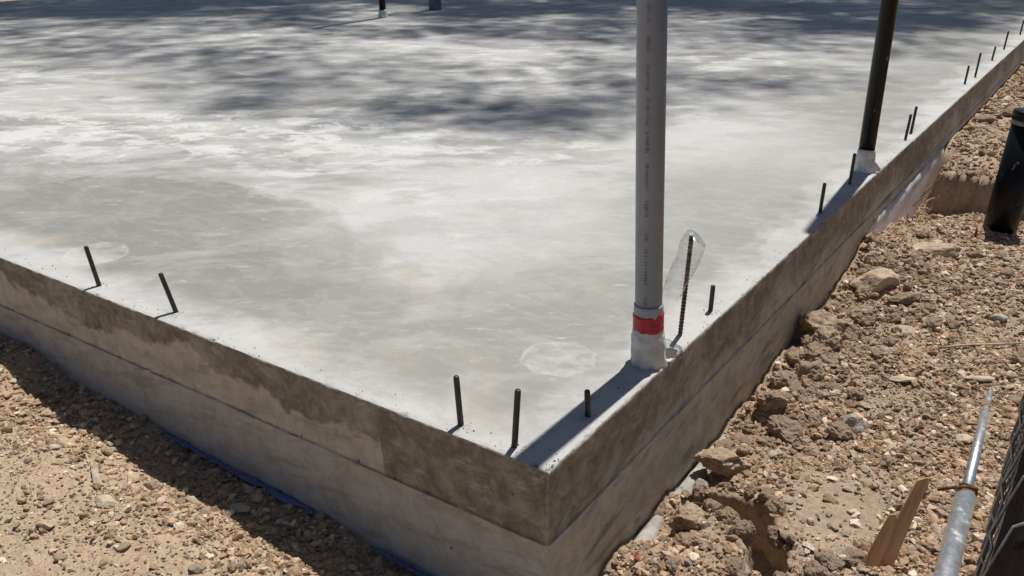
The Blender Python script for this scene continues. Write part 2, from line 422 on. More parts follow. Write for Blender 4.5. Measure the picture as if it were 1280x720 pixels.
def ground_z(x, y, detail=True):
    x = np.asarray(x, float); y = np.asarray(y, float)
    num = np.zeros_like(x); den = np.zeros_like(x)
    for cx, cy, cz in CP:
        w = 1/((x-cx)**2+(y-cy)**2+.012)**2
        num += w*cz; den += w
    z = num/den
    n1 = fbm(x, y, 2.2, 3, 5)
    # dug bench with a vertical face, slot left open along the wall
    bench = -.315+.02*n1-.01*sstep(6, 9, y)
    S = sstep(4.92, 4.99, y+.03*n1+.025*vnoise(x, y, 9, 3)+.015*vnoise(x, y, 24, 4))*sstep(2.2, 1.0, x)
    slot = np.maximum(sstep(.05, .12, x+.015*n1), sstep(5.55, 5.85, y+.05*n1))
    z = z+(bench-z)*S*np.where(x < .6, slot, 1)
    far = sstep(5.3, 7.5, y); z = z*(1-far)+far*np.where(x > 0, -.33, z)
    # hollow in front of the near rubble: steep on the far side
    path = [(.10, .80), (.14, .80), (.24, .79), (.33, .74), (.41, .66), (.46, .53), (.51, .40), (.555, .26), (.60, 0), (.62, -.3)]
    dm = np.full_like(x, 9.)
    sd = np.zeros_like(x)
    for (ax, ay), (bx, by) in zip(path[:-1], path[1:]):
        vx, vy = bx-ax, by-ay; L2 = vx*vx+vy*vy
        t = np.clip(((x-ax)*vx+(y-ay)*vy)/L2, 0, 1)
        ddx = x-ax-t*vx; ddy = y-ay-t*vy; dd = np.hypot(ddx, ddy)
        side = np.sign(-(vx*ddy-vy*ddx))
        m = dd < dm; dm = np.where(m, dd, dm); sd = np.where(m, side, sd)
    # right-hand / far side steeper (bank), left side gentle
    wob = .012*vnoise(x, y, 11, 8)+.018*vnoise(x, y, 5, 81)
    wR = sstep(.095, .025, dm+wob); wL = sstep(.065, .0, dm+wob)
    w = np.where(sd < 0, wR, wL)
    tap = sstep(.06, .15, x)
    z = z-.20*w*tap
    if detail:
        steep = 4*w*(1-w)*tap+4*S*(1-S)
        k = (1-.6*np.clip(steep, 0, 1))*np.where(y < .02, .75, 1.0)*np.where(x > -.1, 1, .9)
        rub = sstep(.55, .25, x)*sstep(1.0, 1.4, y)*sstep(3.9, 3.3, y)*np.where(x > 0, 1, 0)
        sm = sstep(.2, .55, np.hypot((x-.55)/.8, (y-1.0)/1.1))    # trodden smooth patch
        k = k*(.35+.65*sm)
        z = z+k*(.022*n1+.011*fbm(x, y, 9, 3, 21))
        r = 1-np.abs(vnoise(x, y, 13, 31))*2
        z = z+k*.009*r*sstep(-.2, .5, vnoise(x, y, 2.5, 41))
        z = z+k*(.010*np.abs(vnoise(x, y, 27, 51))+.0055*vnoise(x, y, 46, 61))
        z = z+rub*(.03*np.abs(vnoise(x, y, 9, 55))+.018*np.abs(vnoise(x, y, 19, 57)))
    return z

def gz(x, y):
    return float(ground_z(np.array([x]), np.array([y]))[0])

def axis(parts):
    out = []
    for a, b, st in parts:
        out.append(np.arange(a, b-st*.3, st))
    out.append(np.array([parts[-1][1]]))
    return np.concatenate(out)

gx = axis([(-600, -100, 100), (-100, -20, 10), (-20, -6, 1.0), (-6, -3.4, .1), (-3.4, .05, .0125), (.05, .72, .007), (.72, 1.2, .0125), (1.2, 2.4, .05), (2.4, 6, .4), (6, 30, 4), (30, 120, 15), (120, 600, 80)])
gy = axis([(-600, -100, 100), (-100, -10, 10), (-10, -3, .7), (-3, -.95, .1), (-.95, .1, .0125), (.1, 1.05, .007), (1.05, 3.0, .0125), (3.0, 7.2, .021), (7.2, 13, .06), (13, 20, .5), (20, 60, 5), (60, 150, 15), (150, 800, 90)])
GX, GY = np.meshgrid(gx, gy)
GZ = ground_z(GX, GY)
HP = [(.10, .80), (.14, .80), (.24, .79), (.33, .74), (.41, .66), (.46, .53), (.51, .40), (.555, .26), (.60, 0), (.62, -.3)]
dm = np.full_like(GX, 9.); DX = np.zeros_like(GX); DY = np.zeros_like(GX); SD = np.zeros_like(GX)
for (ax, ay), (bx, by) in zip(HP[:-1], HP[1:]):
    vx, vy = bx-ax, by-ay; t = np.clip(((GX-ax)*vx+(GY-ay)*vy)/(vx*vx+vy*vy), 0, 1)
    ddx = GX-ax-t*vx; ddy = GY-ay-t*vy; dd = np.hypot(ddx, ddy); m = dd < dm
    dm = np.where(m, dd, dm); DX = np.where(m, ddx, DX); DY = np.where(m, ddy, DY); SD = np.where(m, -(vx*ddy-vy*ddx), SD)
dn = np.maximum(dm, 1e-6)
out_ = np.where(SD < 0, .075, .0)*sstep(.095, .02, dm)*sstep(0, .03, dm)*sstep(.06, .15, GX)*sstep(-.5, -.2, GY)
crag = (.034*fbm(GX+GZ*1.3, GY+GZ*.9, 8, 3, 301)+.012*fbm(GX+GZ*2.1, GY-GZ*1.7, 30, 3, 305))*sstep(.22, .12, dm)*sstep(0, .02, dm)
GX = GX+DX/dn*(out_+crag*.7); GY = GY+DY/dn*(out_+crag*.7)
GZ = GZ+.010*fbm(GX*1.0+GZ, GY-GZ*.8, 34, 3, 311)*sstep(.2, .12, dm)
fl = sstep(8, 40, np.hypot(GX, GY)); GZ = GZ*(1-fl)-.45*fl
nx, ny = len(gx), len(gy)
idx = np.arange(nx*ny).reshape(ny, nx)
F = np.stack([idx[:-1, :-1], idx[:-1, 1:], idx[1:, 1:], idx[1:, :-1]], -1).reshape(-1, 4)
cxm = (GX[:-1, :-1]+GX[1:, 1:]).ravel()/2; cym = (GY[:-1, :-1]+GY[1:, 1:]).ravel()/2
keep = ~((cxm < -.2) & (cxm > SX0+.3) & (cym > .2) & (cym < SY1-.3))
F = F[keep]
used = np.zeros(nx*ny, bool); used[F.ravel()] = True
remap = np.cumsum(used)-1
V = np.stack([GX.ravel(), GY.ravel(), GZ.ravel()], -1)[used]
o = link('ground', np_mesh('ground', V, remap[F], True), M['dirt'])
tag(o, kind='structure')

# ------------------------------------------------------------------ the concrete slab
slab = empty('concrete_slab', (0, 0, 0), 'freshly poured pale concrete house slab with damp grey patches and formed edge walls', 'foundation')

def edge_off(s, which):
    """raggedness of the arris: (inward, down)"""
    s = np.asarray(s, float)
    a = np.abs(fbm(s, s*0+which*3.7, 22, 3, 71))
    b = sstep(.35, .6, vnoise(s, s*0+which*9.1, 30, 77))
    return .002+.006*a+.010*b, .001+.004*a+.007*b

tx = np.unique(np.round(np.concatenate([axis([(SX0, -4.2, .25), (-4.2, -.06, .014), (-.06, 0, .012)])]), 5))
ty = np.unique(np.round(np.concatenate([axis([(0, .06, .012), (.06, 5.5, .014), (5.5, 10, .06), (10, SY1, .3)])]), 5))
TX, TY = np.meshgrid(tx, ty)
TZ = .0012*vnoise(TX, TY, 3, 5)
ox, dx_ = edge_off(ty, 1); oy, dy_ = edge_off(tx, 2)
PX, PY = TX.copy(), TY.copy()
PX[:, -1] -= ox; TZ[:, -1] -= dx_
PY[0, :] += oy; TZ[0, :] -= dy_
nx, ny = len(tx), len(ty)
idx = np.arange(nx*ny).reshape(ny, nx)
F = np.stack([idx[:-1, :-1], idx[:-1, 1:], idx[1:, 1:], idx[1:, :-1]], -1).reshape(-1, 4)
link('slab_top', np_mesh('slab_top', np.stack([PX.ravel(), PY.ravel(), TZ.ravel()], -1), F, True), M['slab'], slab)

def wall(s, zbot, side, ragged):
    zt = np.concatenate([np.array([0, -.004, -.01]), np.arange(-.02, -.245, -.012), np.array([-.2485, -.2515, -.255]), np.arange(-.265, -.70, -.02)])
    S, Z = np.meshgrid(s, zt)
    out = .0022*fbm(S, Z*2.0+side*7, 5, 4, 91)+.0012*fbm(S, Z, 40, 2, 95)
    out += np.where(Z < -.25, .004, 0)+.004*np.exp(-((Z+.2515)/.003)**2)*sstep(-.2, .5, vnoise(S, S*0+side, 6, 99))
    out -= .010*sstep(.52, .7, vnoise(S*.8, Z*2+side*3, 16, 103))
    if ragged is not None:
        a, b = ragged
        out[0] = -a; Z[0] = Z[0]-b; out[1] = out[1]*.4-a*.4
    zb = zbot[None, :]
    Z = np.maximum(Z, zb)
    return S, Z, out

s = tx.copy()
S, Z, out = wall(s, np.full(len(s), -.70), 0, (oy, dy_))
out[:, -1] = np.maximum(out[:, -1], 0)*0
# meets the other wall at the corner
vx = S.copy(); vy = -out; vx[0, -1] = PX[0, -1]; vy[0, -1] = PY[0, -1]; Z[0, -1] = TZ[0, -1]
ny, nx = S.shape; idx = np.arange(nx*ny).reshape(ny, nx)
F = np.stack([idx[:-1, :-1], idx[1:, :-1], idx[1:, 1:], idx[:-1, 1:]], -1).reshape(-1, 4)
link('side_wall', np_mesh('side_wall', np.stack([vx.ravel(), vy.ravel(), Z.ravel()], -1), F, True), M['wall'], slab)

s = ty.copy()
zbot = -.70+(.70-.312)*sstep(3.25, 3.6, s)
S, Z, out = wall(s, zbot, 1, (ox, dx_))
out[:, 0] = 0
vx = out; vy = S.copy(); vx[0, 0] = PX[0, -1]; vy[0, 0] = PY[0, -1]; Z[0, 0] = TZ[0, -1]
ny, nx = S.shape; idx = np.arange(nx*ny).reshape(ny, nx)
F = np.stack([idx[:-1, :-1], idx[1:, :-1], idx[1:, 1:], idx[:-1, 1:]], -1).reshape(-1, 4)
link('side_wall', np_mesh('side_wall', np.stack([vx.ravel(), vy.ravel(), Z.ravel()], -1), F, True), M['wall'], slab)

# the two hidden sides and the underside, closing the block
bm = bmesh.new()
def quad(*p): bm.faces.new([bm.verts.new(q) for q in p])
quad((SX0, 0, 0), (SX0, SY1, 0), (SX0, SY1, -.6), (SX0, 0, -.6))
quad((SX0, SY1, 0), (0, SY1, 0), (0, SY1, -.312), (SX0, SY1, -.312))
quad((-.03, 3.3, -.310), (-.03, SY1, -.310), (.001, SY1, -.312), (.001, 3.3, -.312))
link('rear_wall', bm_mesh('rear_wall', bm, False), M['wall'], slab)

# rough footing strip showing at the foot of the right-hand wall
ys = np.arange(-.35, 3.1, .02); xs = np.array([.012, .03, .045, .06, .075, .088])
YY, XX = np.meshgrid(ys, xs)
ZZ = -.566+.005*fbm(XX, YY, 14, 3, 111)-np.where(XX > .07, (XX-.07)*6, 0)-np.where(XX < .02, .02, 0)
XX = XX+np.where(XX > .04, .018*vnoise(YY, YY*0, 5, 121), 0)
ny, nx = XX.shape; idx = np.arange(nx*ny).reshape(ny, nx)
F = np.stack([idx[:-1, :-1], idx[1:, :-1], idx[1:, 1:], idx[:-1, 1:]], -1).reshape(-1, 4)
link('footing_ledge', np_mesh('footing_ledge', np.stack([XX.ravel(), YY.ravel(), ZZ.ravel()], -1), F, True), M['footing'], slab)

# ------------------------------------------------------------------ plastic film under the slab edges
def film(name, pts_top, pts_bot, mat, label, thick=.0015, wav=.006, n=60, seed=0):
    """strip between two polylines, wavy and torn"""
    def samp(P, t):
        P = [Vector(p) for p in P]; f = t*(len(P)-1); i = min(int(f), len(P)-2); return P[i].lerp(P[i+1], f-i)
    bm = bmesh.new(); rows = []
    for i in range(n+1):
        t = i/n; a = samp(pts_top, t); b = samp(pts_bot, t)
        tear = 1 if seed == 8 else .75+.7*mnoise.noise(Vector((t*14, seed, 0)))+.2*mnoise.noise(Vector((t*45, seed, 5)))
        row = []
        for j in range(6):
            u = j/5
            p = a.lerp(b, u*tear)
            w = wav*(mnoise.noise(Vector((t*18, u*3, seed+9))) if seed != 8 else mnoise.noise(Vector((t*7+u*2.2, u*1.2, 3)))+.35*mnoise.noise(Vector((t*26+u*5, u*2, 4))))
            row.append(bm.verts.new(p+Vector((w, w, w*.6))))
        rows.append(row)
    for i in range(n):
        for j in range(5):
            bm.faces.new((rows[i][j], rows[i+1][j], rows[i+1][j+1], rows[i][j+1]))
    o = link(name, bm_mesh(name, bm), mat)
    m = o.modifiers.new('thick', 'SOLIDIFY'); m.thickness = thick
    return tag(o, label, 'plastic sheet')

film('plastic_film', [(-1.95, -.012, -.50), (-1.62, -.012, -.512), (-1.40, -.012, -.52), (-.95, -.012, -.53)], [(-1.95, -.03, -.505), (-1.62, -.035, -.512), (-1.40, -.048, -.512), (-.95, -.035, -.54)], M['shadefilm'],
     'long torn white plastic film, painted skylight blue, along the foot of the left wall', n=110, seed=2)
film('plastic_film', [(-.66, -.012, -.555), (-.50, -.012, -.56), (-.28, -.012, -.57)], [(-.66, -.025, -.55), (-.50, -.06, -.54), (-.28, -.055, -.56)], M['shadefilm'],
     'white plastic film edge, painted skylight blue, at the foot of the left wall near the corner', seed=5)
film('plastic_sheet', [(-.03, 3.30, -.45), (-.02, 3.50, -.36), (.003, 3.72, -.310), (.003, 4.4, -.313), (.002, 5.75, -.315)], [(-.02, 3.30, -.62), (.0, 3.50, -.58), (.03, 3.72, -.56), (.045, 4.4, -.66), (.02, 5.75, -.55)], M['whitefilm'],
     'white plastic sheet hanging under the right slab edge above the dug trench', wav=.011, seed=8)

# ------------------------------------------------------------------ anchor bolts
def bolt_mesh(h, r=.0095):
    bm = bmesh.new(); prof = [(r*.98, -.03)]
    z = 0
    while z < h-.008:
        prof += [(r*1.0, z), (r*.86, z+.0022)]; z += .0044
    prof += [(r*.95, h-.006), (r*.92, h-.003), (r*.72, h)]
    lathe(bm, prof, 14)
    me = bm_mesh('anchor_bolt', bm); return me

bolts = [  # x, y, height, lean toward camera-right (m per m) , label
 (-2.185, .063, .172, -.13, 'leaning anchor bolt beside the far left round mark, leftmost bolt on the slab'),
 (-1.714, .079, .163, -.22, 'anchor bolt tilted left, second from the left along the front slab edge'),
 (-.343, .055, .165, -.06, 'upright dark anchor bolt, left one of the pair near the slab corner'),
 (-.147, .050, .186, .05, 'dark anchor bolt nearest to the slab corner, right one of the pair'),
 (-.056, .311, .089, -.06, 'short anchor bolt standing in the shadow of the grey pipe'),
 (-.050, 1.232, .104, .01, 'short anchor bolt just right of the bar under the clear bottle'),
 (-.057, 2.627, .153, .02, 'anchor bolt at the tip of the shadow of the tall black pipe'),
 (-.072, 3.213, .171, .02, 'anchor bolt standing against the white foot of the tall black pipe'),
 (-.054, 4.465, .158, .05, 'shorter bolt of the close pair beyond the tall black pipe'),
 (-.063, 4.671, .172, .03, 'taller bolt of the close pair beyond the tall black pipe'),
 (-.080, 6.772, .147, .04, 'first of five small bolts along the far right slab edge, counted from the camera'),
 (-.065, 7.194, .200, .04, 'second and tallest of five small bolts along the far right slab edge'),
 (-.078, 8.23, .129, .06, 'third and shortest of five small bolts along the far right slab edge'),
 (-.087, 9.09, .179, .05, 'fourth of five small bolts along the far right slab edge'),
 (-.094, 10.41, .161, .06, 'farthest small bolt at the right edge of the picture'),
]
CR = Vector((.826, .564, 0))       # horizontal direction to the right of the view
for (x, y, h, lean, lab) in bolts:
    o = link('anchor_bolt', bolt_mesh(h), M['steel']); o.location = (x, y, 0)
    d = (Vector((0, 0, 1))+CR*lean).normalized()
    o.rotation_euler = Vector((0, 0, 1)).rotation_difference(d).to_euler()
    tag(o, lab, 'anchor bolt', 'anchor bolts along the slab edge')

# little cement crumbs raised around a few bolts stay as loose crumbs: one stuff mesh (built with the gravel below)

# rebar with the bottle
bm = bmesh.new(); d = (Vector((0, 0, 1))+CR*.0).normalized()
prof = [(.0075, -.03)]; z = 0
while z < .365:
    prof += [(.0072, z), (.0072, z+.006), (.0090, z+.008), (.0090, z+.010), (.0072, z+.012)]; z += .013
prof += [(.0072, .372)]
lathe(bm, prof, 14)
o = link('rebar', bm_mesh('rebar', bm), M['rebar']); o.location = (-.059, .978, 0)
o.rotation_euler = Vector((0, 0, 1)).rotation_difference((Vector((0, 0, 1))+CR*.03).normalized()).to_euler()
tag(o, 'ribbed steel bar standing on the slab with a clear bottle over its top', 'rebar')

bm = bmesh.new(); seg = 40
prof = [(.006, .0), (.020, -.004), (.026, -.002), (.031, .002), (.0335, .012), (.034, .03), (.0335, .042), (.032, .046), (.0335, .05), (.034, .075), (.0325, .08), (.034, .085),
        (.034, .12), (.0325, .125), (.034, .13), (.034, .17), (.033, .2), (.032, .215)]
rings = []
for (r, z) in prof:
    ring = []
    for j in range(seg):
        a = 2*math.pi*j/seg
        k = 1+(.30*mnoise.noise(Vector((math.cos(a)*1.2, math.sin(a)*1.2, z*16+3)))+.14*mnoise.noise(Vector((math.cos(a)*3, math.sin(a)*3, z*45))))*min(1, z*20+.25)
        zz = z+.012*math.cos(a)*(1 if z < .03 else 0) if z < .19 else z+.05*mnoise.noise(Vector((math.cos(a)*2, math.sin(a)*2, 9)))
        ring.append(bm.verts.new(((1.30-z*.6)*r*k*math.cos(a), 1.05*r*k*math.sin(a), -zz)))
    rings.append(ring)
for i in range(len(rings)-1):
    for j in range(seg):
        bm.faces.new((rings[i][j], rings[i+1][j], rings[i+1][(j+1) % seg], rings[i][(j+1) % seg]))
bm.faces.new(rings[0])
o = link('plastic_bottle', bm_mesh('plastic_bottle', bm), M['bottle'])
top = Vector((-.059, .978, .370))+CR*.030
o.location = top
ax = (Vector((0, 0, 1))+CR*.34).normalized()
o.rotation_euler = Vector((0, 0, 1)).rotation_difference(ax).to_euler()
tag(o, 'clear crumpled plastic bottle upside down over the top of the steel bar', 'bottle')

# ------------------------------------------------------------------ pipes on the slab
def lean_rot(dirv):
    return Vector((0, 0, 1)).rotation_difference(Vector(dirv).normalized()).to_euler()

gp = empty('conduit_pipe', (-.062, .727, 0), 'tall grey plastic conduit pipe with red tape and white wrapped foot near the slab corner', 'pipe')
GPL = -.050
gp.rotation_euler = lean_rot(Vector((0, 0, 1))+CR*GPL)
bm = bmesh.new(); lathe(bm, [(.0445, .18), (.0445, 2.5)], 48)
link('pipe_body', bm_mesh('pipe_body', bm), M['pvc'], gp)
bm = bmesh.new(); lathe(bm, [(.0448, .176), (.0480, .176), (.0485, .180), (.0485, .212), (.0470, .217), (.0448, .217)], 48, 0, False)
link('coupling', bm_mesh('coupling', bm), M['pvc_light'], gp)
bm = bmesh.new()
rings = lathe(bm, [(.049, .122), (.0515, .126), (.0505, .135), (.0512, .15), (.0500, .165), (.0508, .178), (.0500, .184), (.047, .185)], 56, .09, False, 4)
for ring in rings:
    for v in ring:
        v.co.z += .006*mnoise.noise(Vector((v.co.x*30, v.co.y*30, v.co.z*20)))+.12*v.co.x*.5
link('tape_band', bm_mesh('tape_band', bm), M['tape'], gp)
bm = bmesh.new()
rings = lathe(bm, [(.060, -.012), (.0595, .004), (.0580, .02), (.0585, .045), (.0575, .07), (.0565, .09), (.053, .108), (.0500, .122), (.048, .132), (.046, .136)], 64, .17, False, 9)
link('foot_wrap', bm_mesh('foot_wrap', bm), M['wrap'], gp)
# loose flap of wrap at the foot
# printing on the pipe: the row of digits plus worn unreadable strokes
def wrap_text(body, size, z_top, ang, rad, parent, name):
    cu = bpy.data.curves.new('print_text', 'FONT'); cu.body = body; cu.size = size; cu.align_x = 'LEFT'
    cu.space_character = 1.25
    to = bpy.data.objects.new('print_text', cu); C.objects.link(to)
    dg = bpy.context.evaluated_depsgraph_get(); dg.update()
    me = bpy.data.meshes.new_from_object(to.evaluated_get(dg))
    bpy.data.objects.remove(to)
    for v in me.vertices:
        u, w = v.co.x, v.co.y               # u runs down the pipe, w across it
        a = ang+(w-size*.35)/rad
        v.co = (math.cos(a)*rad, math.sin(a)*rad, z_top-u)
    me.update()
    return link(name, me, M['print'], parent)
view_a = math.atan2(-.88-.0, .47)   # azimuth from the pipe to the camera
cam_xy = Vector((1.0654, -1.7384)); pa = math.atan2(cam_xy.y-.727, cam_xy.x+.062)
wrap_text('754124144969', .017, .425, pa-.20, .0449, gp, 'printed_number')
rr = random.Random(3)
def tick(bm, z, h, w, a0, rad=.0449):
    vs = []
    for zz in (z, z+h):
        for i in range(4):
            a = a0+(i/3-.5)*w/rad
            vs.append(bm.verts.new((math.cos(a)*rad, math.sin(a)*rad, zz)))
    for i in range(3): bm.faces.new((vs[i], vs[i+1], vs[i+5], vs[i+4]))
for (za, zb) in ((.225, .256), (.45, .475), (.53, .59), (.62, .70), (.735, .80), (.815, .90), (.92, 1.0), (1.03, 1.075), (1.11, 1.17)):
    z = za; bm = bmesh.new()
    while z < zb:
        tick(bm, z, rr.choice((.0011, .0016, .0022)), rr.uniform(.007, .015), pa-.20+rr.uniform(-.04, .04)); z += rr.uniform(.0035, .0062)
    link('worn_print', bm_mesh('worn_print', bm, False), M['print'], gp)
# torn foil flap right of the foot
bm = bmesh.new(); rows = []
for i in range(9):
    row = []
    for j in range(7):
        u, w = i/8, j/6
        p = Vector((-.018, -.012, .0))+Vector((.038, .045, 0))*w+Vector((.0, .012, .055))*u*(1-.5*w)
        p += Vector((1, 1, 1))*.006*mnoise.noise(Vector((u*4, w*5, 2)))
        row.append(bm.verts.new(p+Vector((.055, .03, .006))))
    rows.append(row)
for i in range(8):
    for j in range(6): bm.faces.new((rows[i][j], rows[i][j+1], rows[i+1][j+1], rows[i+1][j]))
o = link('wrap_flap', bm_mesh('wrap_flap', bm), M['wrap'], gp)
o.modifiers.new('thick', 'SOLIDIFY').thickness = .003

def black_pipe(loc, height, label, lean, wrap_h=.10, r=.0445, fr=.062, mat='wrap'):
    p = empty('vent_pipe', loc, label, 'pipe')
    p.rotation_euler = lean_rot(Vector((0, 0, 1))+CR*lean)
    bm = bmesh.new(); lathe(bm, [(r, wrap_h*.6), (r, height), (r*.9, height)], 40)
    link('pipe_body', bm_mesh('pipe_body', bm), M['abs'], p)
    bm = bmesh.new()
    rings = lathe(bm, [(fr*1.02, -.012), (fr*.97, .01), (fr*.92, .035), (fr*.86, .06), (fr*.81, wrap_h*.85), (fr*.79, wrap_h), (r*1.01, wrap_h*1.01)], 48, .12, False, loc[1])
    for v in rings[-2]+rings[-1]: v.co.z += .010*mnoise.noise(Vector((v.co.x*25, v.co.y*25, loc[0])))
    link('foot_wrap', bm_mesh('foot_wrap', bm), M[mat], p)
    return p
bp = black_pipe((-.078, 3.52, 0), 2.8, 'tall black plastic pipe with white wrapped foot on the right slab edge', -.005, .13)
bm = bmesh.new(); rows = []
for i in range(9):
    row = []
    for j in range(6):
        u, w = i/8, j/5
        row.append(bm.verts.new(Vector((.05+.035*w, -.02+.05*w, .004+.075*u*(1-.75*w)+.006*mnoise.noise(Vector((u*5, w*5, 7)))))))
    rows.append(row)
for i in range(8):
    for j in range(5): bm.faces.new((rows[i][j], rows[i][j+1], rows[i+1][j+1], rows[i+1][j]))
o = link('wrap_flap', bm_mesh('wrap_flap', bm), M['wrap'], bp); o.modifiers.new('thick', 'SOLIDIFY').thickness = .003
black_pipe((-7.281, 7.459, 0), 3.0, 'distant black pipe with pale torn foot casting a thin shadow, top of the picture', -.02, .10, .044, .066)
p = empty('wrapped_pipe', (-7.305, 8.585, 0), 'distant white wrapped pipe stub with blue tree shade painted into its wrap, top of the picture', 'pipe')
bm = bmesh.new(); prof = []
for i in range(26): prof.append(((.094-.0008*i)*(1.0 if i % 3 else .93), i*.02))
lathe(bm, prof, 32, .06); link('wrap_sleeve', bm_mesh('wrap_sleeve', bm), M['shadewrap'], p)
bm = bmesh.new(); lathe(bm, [(.05, .4), (.05, 1.2), (.04, 1.2)], 28); link('pipe_body', bm_mesh('pipe_body', bm), M['pvc'], p)

# capped drain riser in the dirt
cx, cy = .60, 4.42; cz = gz(cx, cy)
rp = empty('drain_riser', (cx, cy, cz-.02), 'thick black capped drain pipe standing in the dirt at the right edge', 'pipe')
rp.rotation_euler = lean_rot(Vector((0, 0, 1))+CR*.055)
bm = bmesh.new(); lathe(bm, [(.098, -.25), (.098, .70), (.09, .70)], 48); link('pipe_body', bm_mesh('pipe_body', bm), M['abs'], rp)
bm = bmesh.new(); lathe(bm, [(.099, .690), (.102, .692), (.102, .716), (.099, .718)], 48); link('seam_ring', bm_mesh('seam_ring', bm), M['band'], rp)
bm = bmesh.new(); lathe(bm, [(.099, .719), (.107, .721), (.108, .765), (.103, .773), (.02, .776)], 48); link('end_cap', bm_mesh('end_cap', bm), M['abs'], rp)

# ------------------------------------------------------------------ rocks and clods (things)
def rock_mesh(name, size, seed, lumpy=.12, facets=9, sub=4):
    bm = bmesh.new(); bmesh.ops.create_icosphere(bm, subdivisions=sub, radius=1)
    rr = random.Random(seed)
    planes = []
    for i in range(facets):
        n = Vector((rr.uniform(-1, 1), rr.uniform(-1, 1), rr.uniform(-1, 1))).normalized()
        planes.append((n, rr.uniform(.55, .85)))
    off = Vector((seed*3.1, seed*1.7, seed*.9))
    for v in bm.verts:
        p = v.co.copy()
        for n, d in planes:
            e = p.dot(n)-d
            if e > 0: p -= n*e*.93
        nn = p.normalized()
        k = lumpy*mnoise.fractal(p*1.6+off, .9, 2.1, 5)
        k += (lumpy*.5+.03)*abs(mnoise.noise(p*5+off))+(lumpy*.25+.012)*mnoise.noise(p*12+off)+lumpy*.12*mnoise.noise(p*26+off)
        p += nn*k
        v.co = Vector((p.x*size[0], p.y*size[1], p.z*size[2]))
    return bm_mesh(name, bm, sub > 4)

